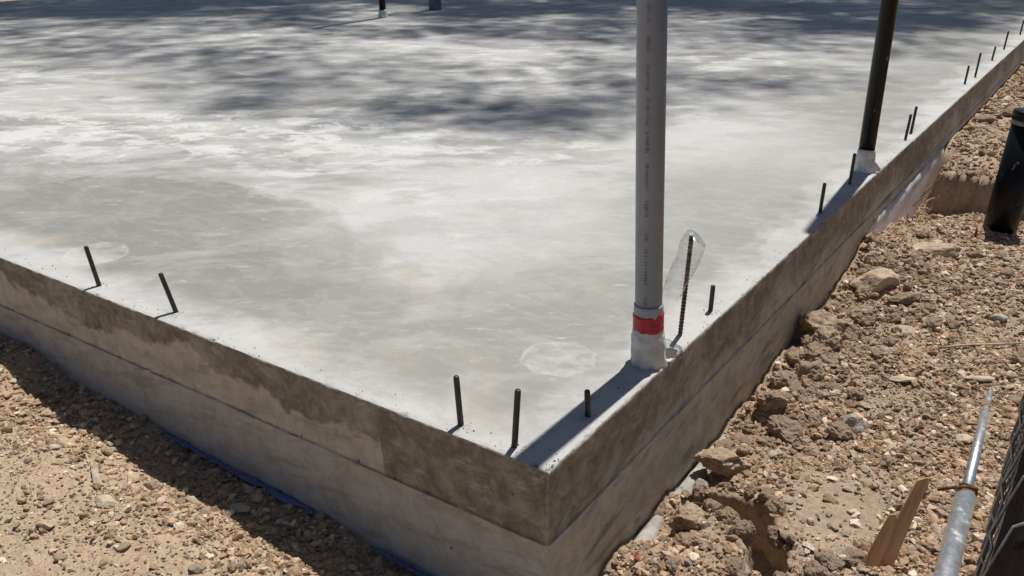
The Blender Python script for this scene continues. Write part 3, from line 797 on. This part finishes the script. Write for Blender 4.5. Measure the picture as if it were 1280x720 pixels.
big = [ # x,y, (half sizes), mat, lumpy, facets, rot, dz, name, label, cat
 (.185, 2.97, (.125, .10, .075), 'tan', .05, 8, .5, .02, 'rock', 'large flat pale tan rock with a reddish side, beside the right wall', 'rock'),
 (.135, 2.28, (.115, .10, .075), 'clod', .22, 7, .2, .03, 'dirt_clod', 'big lumpy brown clod leaning on the right wall near its middle', 'dirt clod'),
 (.20, 2.10, (.065, .06, .06), 'clod', .2, 7, 1.2, .03, 'dirt_clod', 'rounded clod in front of the big lumpy clod by the wall', 'dirt clod'),
 (.135, 1.03, (.095, .075, .045), 'clod', .18, 7, .3, .055, 'dirt_clod', 'flat topped tan clod overhanging the footing beside the right wall', 'dirt clod'),
 (.10, .93, (.035, .03, .03), 'greystone', .08, 8, .9, .02, 'rock', 'small grey stone wedged under the flat topped clod at the wall', 'rock'),
 (.33, 3.62, (.21, .10, .055), 'tan', .10, 6, .45, .0, 'dirt_clod', 'long flat slab of packed tan earth halfway up the right dirt', 'dirt clod'),
 (.47, 1.52, (.055, .05, .05), 'greystone', .12, 8, .4, .015, 'rock', 'angular light grey rock standing on the gravel in the middle of the right dirt', 'rock'),
 (.64, 1.33, (.03, .028, .025), 'clod_dark', .2, 6, .4, .01, 'dirt_clod', 'small dark round clod on the trodden dirt', 'dirt clod'),
 (.05, 3.42, (.07, .08, .07), 'clod_dark', .25, 6, .1, .0, 'dirt_clod', 'dark clod against the wall just below the white plastic', 'dirt clod'),
 (.13, 3.22, (.06, .05, .045), 'clod', .25, 6, .6, .02, 'dirt_clod', 'clod beside the wall between the flat rock and the white plastic', 'dirt clod'),
 (.17, .62, (.065, .06, .05), 'clod', .28, 6, .6, .03, 'dirt_clod', 'crumbly clod at the head of the dark hollow beside the footing', 'dirt clod'),
 (.43, 2.52, (.08, .06, .035), 'tan', .08, 7, .3, .0, 'rock', 'flat tan stone on the rubble right of the big clod', 'rock'),
 (.37, 2.83, (.085, .05, .03), 'clod_dark', .2, 6, .7, .01, 'dirt_clod', 'dark flat clod just right of the large flat rock', 'dirt clod'),
 (.24, 2.72, (.05, .045, .04), 'clod', .24, 6, .7, .01, 'dirt_clod', 'clod directly in front of the large flat rock', 'dirt clod'),
 (.24, 1.90, (.05, .035, .03), 'tan', .08, 8, .7, .01, 'rock', 'tan stone below the rounded clod by the wall', 'rock'),
 (.09, 1.96, (.05, .045, .04), 'clod_dark', .25, 6, .7, .01, 'dirt_clod', 'dark clod touching the wall left of the rounded clod', 'dirt clod'),
 (.86, 1.66, (.04, .03, .012), 'pale', .04, 7, .2, .01, 'rock', 'flat cream stone left of the half buried end of the metal pipe', 'rock'),
 (.55, 1.98, (.055, .025, .012), 'pale', .04, 7, .4, .012, 'rock', 'long flat pale stone chip on the gravel beyond the grey rock', 'rock'),
 (.82, 2.14, (.07, .02, .012), 'pale', .04, 7, .5, .012, 'rock', 'narrow cream stone sliver near the far end of the metal pipe', 'rock'),
 (.13, 6.85, (.09, .07, .045), 'redstone', .06, 8, .2, .03, 'rock', 'reddish block lying by the far right wall', 'rock'),
 (.27, 7.3, (.11, .08, .05), 'redstone', .06, 8, .8, .03, 'rock', 'reddish broken block beyond the first one by the far wall', 'rock'),
 (.20, 6.4, (.14, .10, .05), 'clod', .18, 7, .3, .02, 'dirt_clod', 'tan clod on the dug bank nearest the reddish blocks', 'dirt clod'),
 (-1.50, -.44, (.045, .035, .014), 'pale', .04, 7, .5, .008, 'rock', 'flat pale stone beside the wood scrap on the left dirt', 'rock'),
 (-1.93, -.37, (.022, .018, .010), 'pale', .04, 7, .3, .006, 'rock', 'small white angular stone left of the wood scrap', 'rock'),
 (-1.55, -.63, (.035, .024, .014), 'tan', .06, 7, .2, .008, 'rock', 'tan stone at the left bottom of the picture below the wood scrap', 'rock'),
 (-1.16, -.17, (.05, .022, .016), 'greystone', .1, 7, .2, .01, 'rock', 'grey stone in the wall shadow next to the plastic film', 'rock'),
 (.88, 3.55, (.035, .03, .012), 'pale', .04, 7, .2, .01, 'rock', 'white flat chip below the foot of the capped drain pipe', 'rock'),
 (.80, 2.85, (.05, .03, .02), 'greystone', .04, 7, .8, .01, 'rock', 'pointed grey stone near the gray stick on the right', 'rock'),
]
for i, (x, y, s, m, lump, fac, rot, dz, nm, lab, cat) in enumerate(big):
    o = link(nm, rock_mesh(nm, s, i+1, lump, fac, 5 if s[0] > .06 else 4), M[m])
    o.location = (x, y, gz(x, y)+dz); o.rotation_euler = (random.uniform(-.15, .15), random.uniform(-.15, .15), rot)
    tag(o, lab, cat)

# scattered countable rubble, by look
variants = {'pale': [rock_mesh('stone_chip', (1, .72, .36), 100+i, .05, 9, 3) for i in range(5)],
            'clod': [rock_mesh('earth_lump', (1, .85, .7), 120+i, .26, 6, 4) for i in range(5)],
            'tan': [rock_mesh('stone_lump', (1, .8, .55), 140+i, .09, 9, 3) for i in range(5)]}
vm = {}
for key, mats in (('pale', 'pale'), ('clod', 'clod'), ('tan', 'tan')):
    for me in variants[key]: me.materials.append(M[mats])
def scatter(n, area, key, name, smin, smax, label, group, cat, seed):
    rr = random.Random(seed); c = 0
    xs, ys = [], []
    while c < n:
        x, y = rr.uniform(area[0], area[2]), rr.uniform(area[1], area[3])
        if -.03 < y and x < .05: continue
        xs.append(x); ys.append(y); c += 1
    zs = ground_z(np.array(xs), np.array(ys))
    for x, y, z in zip(xs, ys, zs):
        s = smin*(smax/smin)**(rr.random()**1.8)
        o = bpy.data.objects.new(name, rr.choice(variants[key])); C.objects.link(o)
        o.scale = (s, s, s); o.location = (x, y, z+s*.18)
        o.rotation_euler = (rr.uniform(-.4, .4), rr.uniform(-.4, .4), rr.uniform(0, 6.3))
        tag(o, label, cat, group)
scatter(46, (.12, 1.2, 1.0, 4.4), 'clod', 'earth_lump', .022, .05, 'brown crumbly earth lump scattered on the dirt right of the slab', 'earth lumps right of the slab', 'dirt clod', 1)
scatter(40, (.08, 1.1, .45, 3.3), 'clod', 'earth_lump', .022, .055, 'brown crumbly earth lump scattered on the dirt right of the slab', 'earth lumps right of the slab', 'dirt clod', 2)
scatter(70, (.06, 1.25, .38, 3.3), 'clod', 'earth_lump', .02, .05, 'brown crumbly earth lump scattered on the dirt right of the slab', 'earth lumps right of the slab', 'dirt clod', 12)
scatter(44, (.25, .4, 1.0, 4.2), 'tan', 'stone_lump', .014, .034, 'tan angular stone scattered on the dirt right of the slab', 'tan stones right of the slab', 'rock', 3)
scatter(40, (.3, .5, 1.0, 4.2), 'pale', 'stone_chip', .014, .030, 'flat cream stone chip lying on the dirt right of the slab', 'cream chips right of the slab', 'rock', 4)
rim_ = [(.12, .875), (.20, .905), (.26, .90), (.33, .885), (.40, .81), (.44, .74), (.48, .65), (.52, .52), (.56, .38), (.22, .70), (.30, .65), (.38, .58), (.44, .48), (.34, .60)]
rr = random.Random(77)
for (x_, y_) in rim_:
    for _ in range(2):
        x, y = x_+rr.uniform(-.03, .03), y_+rr.uniform(-.03, .03); q = rr.uniform(.014, .042)
        o = bpy.data.objects.new('earth_crumb', rr.choice(variants['clod'])); C.objects.link(o)
        o.scale = (q, q, q); o.location = (x, y, gz(x, y)+q*.25); o.rotation_euler = (rr.uniform(-1, 1), rr.uniform(-1, 1), rr.uniform(0, 6))
        tag(o, 'crumbled piece of earth along the broken rim of the dark hollow', 'dirt clod', 'crumbs on the rim of the hollow')
scatter(16, (.07, 1.35, .26, 3.2), 'clod', 'earth_clod', .045, .085, 'large rough clod of dug earth banked against the right wall', 'large clods along the right wall', 'dirt clod', 15)
scatter(26, (.58, .25, .75, .75), 'clod', 'earth_lump', .016, .036, 'brown crumbly earth lump on the loose ground between the hollow and the stake', 'earth lumps beside the stake', 'dirt clod', 14)
scatter(34, (.1, 5.1, .7, 9.0), 'tan', 'stone_lump', .02, .06, 'stone lying on the dug bank beyond the hollow by the far wall', 'stones on the far bank', 'rock', 5)
scatter(44, (-2.9, -.75, -.3, -.05), 'tan', 'stone_lump', .012, .034, 'tan angular stone on the sunny dirt left of the slab', 'tan stones left of the slab', 'rock', 6)
scatter(34, (-2.9, -.75, -.3, -.05), 'pale', 'stone_chip', .011, .028, 'flat cream stone chip on the sunny dirt left of the slab', 'cream chips left of the slab', 'rock', 7)
scatter(18, (.08, -.1, .45, .8), 'clod', 'earth_lump', .018, .04, 'brown crumbly earth lump on the mound between the footing and the hollow', 'earth lumps on the near mound', 'dirt clod', 8)

# ------------------------------------------------------------------ gravel (uncountable): one mesh of many small stones
def icos(sub):
    bm = bmesh.new(); bmesh.ops.create_icosphere(bm, subdivisions=sub, radius=1)
    v = np.array([p.co[:] for p in bm.verts]); f = np.array([[q.index for q in p.verts] for p in bm.faces]); bm.free(); return v, f
V1, F1 = icos(1); V2, F2 = icos(2)
PAL = np.array([(.52, .39, .26), (.43, .32, .215), (.30, .22, .15), (.60, .49, .36), (.80, .72, .60), (.47, .34, .22), (.40, .34, .28), (.53, .37, .25)])
def stones(x, y, size, smooth_sink=.3, pal_w=None, basis=1):
    n = len(x); Vb, Fb = (V1, F1) if basis == 1 else (V2, F2)
    K = len(Vb)
    jit = 1+rng.uniform(-.30, .30, (n, K, 1))
    P = Vb[None]*jit
    # clip with two random planes for angular faces
    for _ in range(3):
        nn = rng.normal(size=(n, 1, 3)); nn /= np.linalg.norm(nn, axis=-1, keepdims=True)
        dd = (P*nn).sum(-1, keepdims=True)-rng.uniform(.35, .75, (n, 1, 1))
        P = P-nn*np.maximum(dd, 0)*.95
    sc3 = np.stack([np.ones(n), rng.uniform(.55, .95, n), rng.uniform(.3, .75, n)], -1)[:, None]*size[:, None, None]
    P = P*sc3
    a, b, c = rng.uniform(-.5, .5, n), rng.uniform(-.5, .5, n), rng.uniform(0, 6.28, n)
    def rot(P, ang, i, j):
        ca, sa = np.cos(ang)[:, None], np.sin(ang)[:, None]
        Q = P.copy(); Q[..., i] = P[..., i]*ca-P[..., j]*sa; Q[..., j] = P[..., i]*sa+P[..., j]*ca; return Q
    P = rot(P, a, 1, 2); P = rot(P, b, 0, 2); P = rot(P, c, 0, 1)
    z = ground_z(x, y)
    P += np.stack([x, y, z+size*smooth_sink], -1)[:, None]
    Fo = (Fb[None]+(np.arange(n)*K)[:, None, None]).reshape(-1, 3)
    w = pal_w if pal_w is not None else np.array([.24, .24, .16, .10, .07, .1, .05, .04])
    ci = rng.choice(len(PAL), n, p=w/w.sum())
    col = PAL[ci]*rng.uniform(.62, 1.2, (n, 1))*(np.array([1.12, 1.05, .99]) if y.mean() < -.05 else np.array([1.08, .98, .95]))
    col = np.repeat(col, K, 0)
    return P.reshape(-1, 3), Fo, col

def dens(x, y, area):
    if area == 'L':
        return (.35+.65*sstep(-.35, .3, fbm(x, y, 2.6, 3, 201)))*(.3+.7*sstep(-.78, -.30, y+.1*fbm(x, y, 2, 2, 205)))
    d = .30+.70*sstep(-.4, .3, fbm(x, y, 2.3, 3, 211))
    sm = sstep(.3, 1.0, np.hypot((x-.53)/.26, (y-.98)/.36))
    return d*(.18+.82*sm)
def field(n, box, area, smin, smax, power):
    x = rng.uniform(box[0], box[2], n); y = rng.uniform(box[1], box[3], n)
    k = rng.random(n) < dens(x, y, area)
    if area == 'R': k &= x > .02
    x, y = x[k], y[k]
    st_ = np.hypot(ground_z(x+.02, y, False)-ground_z(x-.02, y, False), ground_z(x, y+.02, False)-ground_z(x, y-.02, False))
    k = st_ < .035; x, y = x[k], y[k]
    s = smin*(smax/smin)**(rng.random(len(x))**power)
    return x, y, s
parts = []
WL = np.array([.30, .2, .1, .17, .14, .06, .03, .04]); WR = np.array([.20, .18, .17, .14, .15, .08, .05, .05])
for (n, box, ar, a, b, p, bs, w) in (
    (34000, (-3.1, -.85, .0, -.01), 'L', .0022, .0085, 1.5, 1, WL),
    (7000, (-3.1, -.85, .0, -.01), 'L', .006, .019, 2.2, 2, WL),
    (40000, (.03, -.2, 1.15, 2.6), 'R', .0028, .0105, 1.4, 1, WR),
    (14000, (.03, -.2, 1.15, 2.6), 'R', .007, .025, 2.0, 2, WR),
    (22000, (.03, 2.6, 1.3, 5.2), 'R', .004, .011, 1.5, 1, WR),
    (8500, (.03, 2.6, 1.3, 5.2), 'R', .009, .026, 2.0, 2, WR),
    (14000, (.03, 5.0, 1.3, 10.5), 'R', .006, .022, 1.7, 1, None),
    (3500, (.03, 5.0, 1.3, 10.5), 'R', .014, .045, 1.9, 2, None),
    (1700, (-3.1, -.42, .0, -.01), 'L', .009, .026, 1.8, 2, WL),
    (9000, (.70, .3, 1.1, 2.6), 'R', .006, .017, 1.6, 2, WL)):
    x, y, s = field(n, box, ar, a, b, p)
    parts.append(stones(x, y, s, .25, w, bs))
off = 0; VV, FF, CC = [], [], []
for v, f, c in parts:
    VV.append(v); FF.append(f+off); CC.append(c); off += len(v)
o = link('gravel', np_mesh('gravel', np.concatenate(VV), np.concatenate(FF), False, np.concatenate(CC)), M['gravel'])
tag(o, 'loose tan gravel and crumbs of earth strewn over the dirt around the slab', 'gravel', kind='stuff')

# cement crumbs along the slab rim
n = 380
e = rng.random(n) < .5
t = rng.random(n)**1.6
x = np.where(e, -t*3.2, -np.abs(rng.normal(.02, .03, n))); y = np.where(e, np.abs(rng.normal(.02, .03, n)), t*4.5)
k0 = len(bolts)
for (bx, by, *_r) in bolts[:8]:
    m = 26; x = np.concatenate([x, bx+rng.normal(.012, .022, m)]); y = np.concatenate([y, by+rng.normal(-.008, .02, m)])
k = (x < -.006) & (y > .006); x, y = x[k], y[k]
s = .0012*(3.2)**(rng.random(len(x))**1.8)
P, Fo, col = stones(x, y, s, 0, None, 1)
gzv = np.repeat(ground_z(x, y), len(V1)); P[:, 2] = P[:, 2]-gzv+np.repeat(s*.3, len(V1))+.0008
col = np.where(rng.random((len(x), 1)) < .6, np.array([[.50, .48, .45]]), np.array([[.16, .14, .12]])); col = np.repeat(col, len(V1), 0)
o = link('cement_crumbs', np_mesh('cement_crumbs', P, Fo, False, col), M['gravel'])
tag(o, 'tiny cement crumbs lying along the rim of the slab and around the bolts', 'crumbs', kind='stuff')

# ------------------------------------------------------------------ wood
def slat(name, outline, thick, mat):
    bm = bmesh.new()
    f = [bm.verts.new((x, -thick/2, z)) for x, z in outline]; b = [bm.verts.new((x, thick/2, z)) for x, z in outline]
    bm.faces.new(f); bm.faces.new(b[::-1]); n = len(outline)
    for i in range(n): bm.faces.new((f[(i+1) % n], f[i], b[i], b[(i+1) % n]))
    bmesh.ops.bevel(bm, geom=bm.edges[:], offset=.0012, segments=1, affect='EDGES')
    return bm_mesh(name, bm, False)
st = empty('wooden_stake', (.757, .725, gz(.757, .725)-.01), 'broken split wooden stake leaning in the loose dirt, bottom right', 'stake')
o1 = link('stake_board', slat('stake_board', [(-.027, -.16), (.027, -.16), (.028, .05), (.027, .17), (.027, .315), (.018, .328), (.010, .318), (-.006, .306), (-.016, .16), (-.024, .02)], .014, M['wood']), M['wood'], st)
o2 = link('split_piece', slat('split_piece', [(-.024, -.16), (.018, -.16), (.020, .02), (.021, .10), (.019, .186), (.008, .196), (-.008, .186), (-.020, .08), (-.024, 0)], .012, M['wood']), M['wood'], st)
o1.location = (.012, .006, 0); o1.rotation_euler = (.0, .0, .0)
o2.location = (-.018, -.0145, -.01); o2.rotation_euler = (.0, -.02, .02)
yaw_cam = R(34.32)
sz = Vector((.045, .15, .30)).normalized()
sy_ = (Vector((-.12, 1, 0))-sz*sz.dot(Vector((-.12, 1, 0)))).normalized()
sx_ = sy_.cross(sz)
Rm = Matrix((sx_, sy_, sz)).transposed()
st.rotation_euler = Rm.to_euler()

o = link('wood_scrap', slat('wood_scrap', [(-.062, -.010), (.055, -.012), (.064, .002), (.052, .011), (-.058, .012)], .008, M['greywood']), M['greywood'])
o.location = (-1.66, -.38, gz(-1.66, -.38)+.012); o.rotation_euler = (R(80), R(6), R(-28)); tag(o, 'thin weathered wood scrap lying on the left dirt in the sun', 'wood scrap')
o = link('wood_scrap', slat('wood_scrap', [(-.035, -.005), (.036, -.004), (.03, .006), (-.033, .005)], .005, M['wood']), M['wood'])
o.location = (-2.13, -.34, gz(-2.13, -.34)+.01); o.rotation_euler = (R(80), R(-5), R(-35)); tag(o, 'small tan wood sliver near the wall shadow, far left', 'wood scrap')

def twig(name, pts, r, mat, label, cat='twig'):
    bm = bmesh.new(); tube(bm, pts, [r]*(len(pts)-1)+[r*.5], 7)
    return tag(link(name, bm_mesh(name, bm), mat), label, cat)
def on(x, y, h): return (x, y, gz(x, y)+h)
twig('dry_stick', [on(.63, 2.32, .012), on(.72, 2.42, .02), on(.84, 2.50, .026), on(.95, 2.62, .02)], .006, M['greywood'], 'thin grey stick lying on the gravel near the right edge', 'stick')
twig('dry_stick', [on(.86, 3.3, .01), on(.93, 3.42, .02), on(1.02, 3.5, .016)], .005, M['greywood'], 'short bent stick below the capped drain pipe', 'stick')
twig('metal_peg', [on(.50, 4.16, -.03), on(.50, 4.16, .07)], .011, M['rust'], 'short rusty peg left of the foot of the capped drain pipe', 'peg')
rr = random.Random(5)
roots = empty('dry_roots', (.09, 4.45, -.45), 'clump of reddish dry roots at the edge of the white plastic and the dug bank', 'roots')
for i in range(18):
    x0 = rr.uniform(-.02, .03); y0 = rr.uniform(-.25, .35); bm = bmesh.new()
    p = Vector((x0, y0, rr.uniform(-.06, .08))); pts = [p.copy()]
    dv = Vector((rr.uniform(.0, .018), rr.uniform(-.03, .03), rr.uniform(-.01, .035)))
    for j in range(5):
        p = p+dv+Vector((rr.uniform(-.012, .012), rr.uniform(-.015, .015), rr.uniform(-.015, .01))); pts.append(p.copy())
    tube(bm, pts, [.004, .004, .0035, .003, .002, .001], 6)
    link('root', bm_mesh('root', bm), M['twig'] if i % 3 else M['straw'], roots)

bm = bmesh.new()
rows = []
for i in range(6):
    rows.append([bm.verts.new((i*.008-.02, j*.007-.012, .012*mnoise.noise(Vector((i*.7, j*.6, 3))))) for j in range(5)])
for i in range(5):
    for j in range(4): bm.faces.new((rows[i][j], rows[i+1][j], rows[i+1][j+1], rows[i][j+1]))
o = link('red_scrap', bm_mesh('red_scrap', bm), M['redscrap']); o.location = on(.125, .36, .012); o.rotation_euler = (.3, .4, .5)
o.modifiers.new('thick', 'SOLIDIFY').thickness = .003
tag(o, 'crumpled red scrap on the mound beside the footing', 'scrap')

# straw bits on the right dirt: uncountable litter
bm = bmesh.new(); rr = random.Random(9)
for i in range(420):
    if i % 3: x, y = rr.uniform(.75, 1.08), rr.uniform(.3, 2.6)
    else: x, y = rr.uniform(.15, 1.0), rr.uniform(.2, 4.6)
    z = gz(x, y)+rr.uniform(.004, .016); a = rr.uniform(0, 6.28); L = rr.uniform(.008, .035); up = rr.uniform(-.005, .012)
    tube(bm, [(x, y, z), (x+math.cos(a)*L*.5, y+math.sin(a)*L*.5, z+.004), (x+math.cos(a)*L, y+math.sin(a)*L, z+up)], rr.uniform(.0006, .0014), 4)
o = link('straw_litter', bm_mesh('straw_litter', bm), M['straw']); tag(o, 'dry straw bits strewn over the right dirt near the fence', 'straw', kind='stuff')

# ------------------------------------------------------------------ metal pipe, tie wire, fence
pa0 = Vector((.965, .30, -.445)); pb0 = Vector((.925, 1.20, -.430))
mp = empty('metal_pipe', pa0, 'galvanized metal pipe lying on the gravel along the fence, half buried at its far end', 'pipe')
bm = bmesh.new()
dvec = (pb0-pa0).normalized(); a0 = -dvec*.9; b0 = pb0-pa0
rings = tube(bm, [a0, b0*.3, b0*.999, b0], [.033, .033, .033, .031], 32)
link('outer_tube', bm_mesh('outer_tube', bm), M['galv'], mp)
bm = bmesh.new()
e1 = Vector((.875, 2.15, -.470))-pa0
tube(bm, [b0-dvec*.05, b0+(e1-b0)*.5+Vector((0, 0, .004)), e1], [.019, .0175, .013], 24)
link('inner_tube', bm_mesh('inner_tube', bm), M['galv'], mp)
tw = empty('tie_wire', pb0, 'rusty tie wire and stick wound round the joint of the metal pipe', 'wire')
for kx in range(3):
    bm = bmesh.new(); pts = []
    for i in range(15):
        a = i/14*2*math.pi
        pts.append(Vector((math.cos(a)*.029, .02*kx-.005+.008*math.sin(a*2+kx), math.sin(a)*.029+.003)))
    tube(bm, pts, .0032, 6); link('wire_turn', bm_mesh('wire_turn', bm), M['rust'], tw)
bm = bmesh.new(); tube(bm, [(-.085, -.03, .012), (-.04, -.01, .028), (.0, .01, .034), (.03, .025, .026)], [.006, .0065, .006, .004], 8)
link('wire_tail', bm_mesh('wire_tail', bm), M['rust'], tw)

fence = empty('chain_link_fence', (1.05, 0, -.5), 'sagging galvanized chain link fence with dark screen along the right edge of the dirt', 'fence')
fence.location = (0, 0, 0)
def fx(t, y):
    """fence surface: height parameter t (m along the mesh) -> x, z ; the top sags outward"""
    z = -.49+t
    x = 1.044+.014*min(t, 1.55)/1.55+.003*math.sin(y*2.3)+.003*math.sin(y*7+t*3)
    if t > 1.55:
        u = t-1.55
        a = min(u/.18, 1.0)*1.25
        # arc then slope outward
        if u < .18:
            ang = u/.18*1.25; rad = .18/1.25
            x += rad*(1-math.cos(ang)); z = -.49+1.55+rad*math.sin(ang)
        else:
            rad = .18/1.25
            x += rad*(1-math.cos(1.25))+(u-.18)*math.sin(1.25); z = -.49+1.55+rad*math.sin(1.25)+(u-.18)*math.cos(1.25)
    return x, z
bm = bmesh.new(); p = .058
for i in range(int(6.4/p)):
    pts = []
    yc = -1.5+i*p
    for j in range(int(2.15/(p/2))):
        t = j*p/2
        y = yc+(p*.5 if (j+0) % 2 else 0)
        y += .004*mnoise.noise(Vector((i*.5, j*.3, 0)))
        x, z = fx(t, y); pts.append((x+(.0022 if j % 2 else -.0022), y, z))
    tube(bm, pts, .0010, 5)
link('wire_mesh', bm_mesh('wire_mesh', bm), M['wire'], fence)
bm = bmesh.new(); rows = []
for i in range(130):
    y = -1.6+i*.05; row = []
    for j in range(26):
        t = 1.0+j*.044; x, z = fx(t, y); w = .006*mnoise.noise(Vector((y*4, t*5, 1)))
        row.append(bm.verts.new((x+.012+w, y, z-.010+w)))
    rows.append(row)
for i in range(129):
    for j in range(25): bm.faces.new((rows[i][j], rows[i+1][j], rows[i+1][j+1], rows[i][j+1]))
o = link('privacy_screen', bm_mesh('privacy_screen', bm), M['screen'], fence); o.modifiers.new('thick', 'SOLIDIFY').thickness = .002
bm = bmesh.new(); tube(bm, [(fx(.02, -1.5+i*.1)[0], -1.5+i*.1, -.475+.01*math.sin(i*.8)) for i in range(65)], .0025, 6)
link('tension_wire', bm_mesh('tension_wire', bm), M['wire'], fence)
for yy in (-1.52, 4.9):
    bm = bmesh.new(); lathe(bm, [(.03, -.7), (.03, 1.0), (.01, 1.01)], 20)
    o = link('fence_post', bm_mesh('fence_post', bm), M['galv'], fence); o.location = (1.20, yy, 0)

# ------------------------------------------------------------------ trees beyond the slab (they throw the dappled shade)
SUN_EL, SUN_AZ = R(67), R(175.5)            # azimuth of the shadow direction, from +y towards +x
sh = Vector((math.sin(SUN_AZ), math.cos(SUN_AZ), 0))
def tree(loc, label, clumps, seed, height):
    rr = random.Random(seed); nr = np.random.default_rng(seed)
    t = empty('shade_tree', loc, label, 'tree', 'shade trees beyond the far side of the slab')
    L = Vector(loc)
    bm = bmesh.new()
    fork = Vector((0, 0, height*.42))
    tube(bm, [(0, 0, -.3), (.05, -.05, .6), (.1, .02, height*.2), fork], [.42, .33, .28, .24], 14)
    link('trunk', bm_mesh('trunk', bm), M['bark'], t)
    bm = bmesh.new()
    vs, k = [], 0
    for (x, y, z, r, n) in clumps:
        n = int(n*1.7)
        c = Vector((x, y, z))-L
        mid = fork.lerp(c, .5)+Vector((rr.uniform(-.5, .5), rr.uniform(-.5, .5), rr.uniform(.2, .8)))
        if k % 4 == 0 and (c-fork).length < 8: tube(bm, [fork, mid, c], [.07, .04, .01], 7)
        k += 1
        d = nr.normal(size=(n, 3)); d /= np.linalg.norm(d, axis=1, keepdims=True)
        pos = np.array(c)+d*(nr.random((n, 1))**.45)*r*np.array([1, 1, .6])
        a = nr.normal(size=(n, 3)); a /= np.linalg.norm(a, axis=1, keepdims=True)
        b = np.cross(a, nr.normal(size=(n, 3))); b /= np.linalg.norm(b, axis=1, keepdims=True)
        s = nr.uniform(.045, .085, (n, 1))
        vs.append(np.stack([pos-a*s*1.3, pos+b*s*.6, pos+a*s*1.3, pos-b*s*.6], 1))
    link('branches', bm_mesh('branches', bm), M['bark'], t)
    vv = np.concatenate(vs).reshape(-1, 3); ff = np.arange(len(vv)).reshape(-1, 4)
    link('crown', np_mesh('crown', vv, ff), M['leaf'], t)

def up_from(sx, sy, z):
    """the point at height z whose shadow falls at (sx, sy) on the slab"""
    k = z/math.tan(SUN_EL); return sx-sh.x*k, sy-sh.y*k, z
rr = random.Random(21)
groups = [[], [], []]
def clump(sx, sy, z, r, n):
    x, y, zz = up_from(sx, sy, z)
    g = 0 if x < -8.2 else (1 if x < -3 else 2)
    groups[g].append((x, y, zz, r, n))
# dense canopy far back
cell = 0
for i in range(430):
    sx = rr.uniform(-15, 1.5)
    edge = np.interp(sx, [-15, -12.8, -8.5, -6, -4, -2.2, -1.2, 0, 2], [2.0, 2.6, 3.5, 5.6, 6.8, 6.6, 8.6, 11.2, 13])
    sy = edge+rr.random()**.7*8.5
    thick = min(1, (sy-edge)/2.5)
    clump(sx, sy, rr.uniform(15, 22), rr.uniform(.6, 1.2), int(rr.randint(170, 300)*(.24+.62*thick*thick)))
# looser sprays reaching forward
for (sx, sy, r, n) in ((-5.3, 3.5, .55, 220), (-4.7, 3.2, .5, 170), (-4.2, 2.9, .5, 150), (-3.4, 3.3, .4, 170), (-3.1, 3.7, .5, 210), (-2.6, 3.6, .45, 190), (-2.2, 3.9, .4, 150),
                       (-3.7, 4.2, .5, 170), (-4.9, 4.6, .5, 170), (-5.9, 4.3, .55, 190), (-6.7, 3.9, .5, 150), (-7.4, 3.4, .5, 160), (-1.75, 5.5, .4, 130), (-2.4, 5.0, .45, 150), (-1.5, 6.4, .45, 150), (-3.2, 5.6, .5, 170),
                       (-8.5, 3.5, .5, 150), (-9.3, 3.8, .5, 150), (-7.9, 4.2, .5, 140), (-10.2, 4.0, .55, 150), (-6.6, 4.9, .5, 140), (-.9, 8.0, .4, 100), (-1.0, 9.0, .5, 150), (-1.9, 4.9, .35, 90)):
    clump(sx+rr.uniform(-.3, .3), sy+rr.uniform(-.2, .2), rr.uniform(15, 20), r*1.85, int(n*.78))
tree((-13.8, 17.5, -.45), 'leafy tree beyond the far left corner of the slab', groups[0], 31, 13)
tree((-6.0, 18.2, -.45), 'leafy tree beyond the middle of the far slab edge', groups[1], 32, 14)
tree((.6, 19.0, -.45), 'leafy tree beyond the far right end of the slab', groups[2], 33, 14)

# ------------------------------------------------------------------ sky, sun, camera
w = bpy.data.worlds.new('World'); sc.world = w; w.use_nodes = True
nt = w.node_tree; bg = nt.nodes['Background']
sky = nt.nodes.new('ShaderNodeTexSky'); sky.sky_type = 'NISHITA'; sky.sun_disc = False
sun_dir = Vector((-sh.x*math.cos(SUN_EL), -sh.y*math.cos(SUN_EL), math.sin(SUN_EL)))
sky.sun_elevation = SUN_EL; sky.sun_rotation = math.atan2(sun_dir.x, sun_dir.y)
nt.links.new(sky.outputs[0], bg.inputs[0]); bg.inputs[1].default_value = .05
sl = bpy.data.lights.new('sun', 'SUN'); sl.energy = 5.0; sl.angle = R(.7); sl.color = (1, .968, .915)
so = bpy.data.objects.new('sun', sl); C.objects.link(so)
so.rotation_euler = (-sun_dir).to_track_quat('-Z', 'Y').to_euler(); so.location = sun_dir*20

cam = bpy.data.cameras.new('camera'); co = bpy.data.objects.new('camera', cam); C.objects.link(co)
co.location = (1.0654, -1.7384, 1.43); co.rotation_euler = (R(90-23.4517), 0, R(34.3219))
cam.sensor_width = 36; cam.lens = 1118/1280*36; cam.clip_start = .02; cam.clip_end = 3000
sc.camera = co
sc.view_settings.view_transform = 'Standard'; sc.view_settings.look = 'None'
sc.view_settings.exposure = -.16; sc.view_settings.gamma = 1
sc.render.engine = 'CYCLES'
sc.cycles.use_denoising = True
sc.cycles.max_bounces = 6; sc.cycles.transparent_max_bounces = 12
sc.render.film_transparent = False
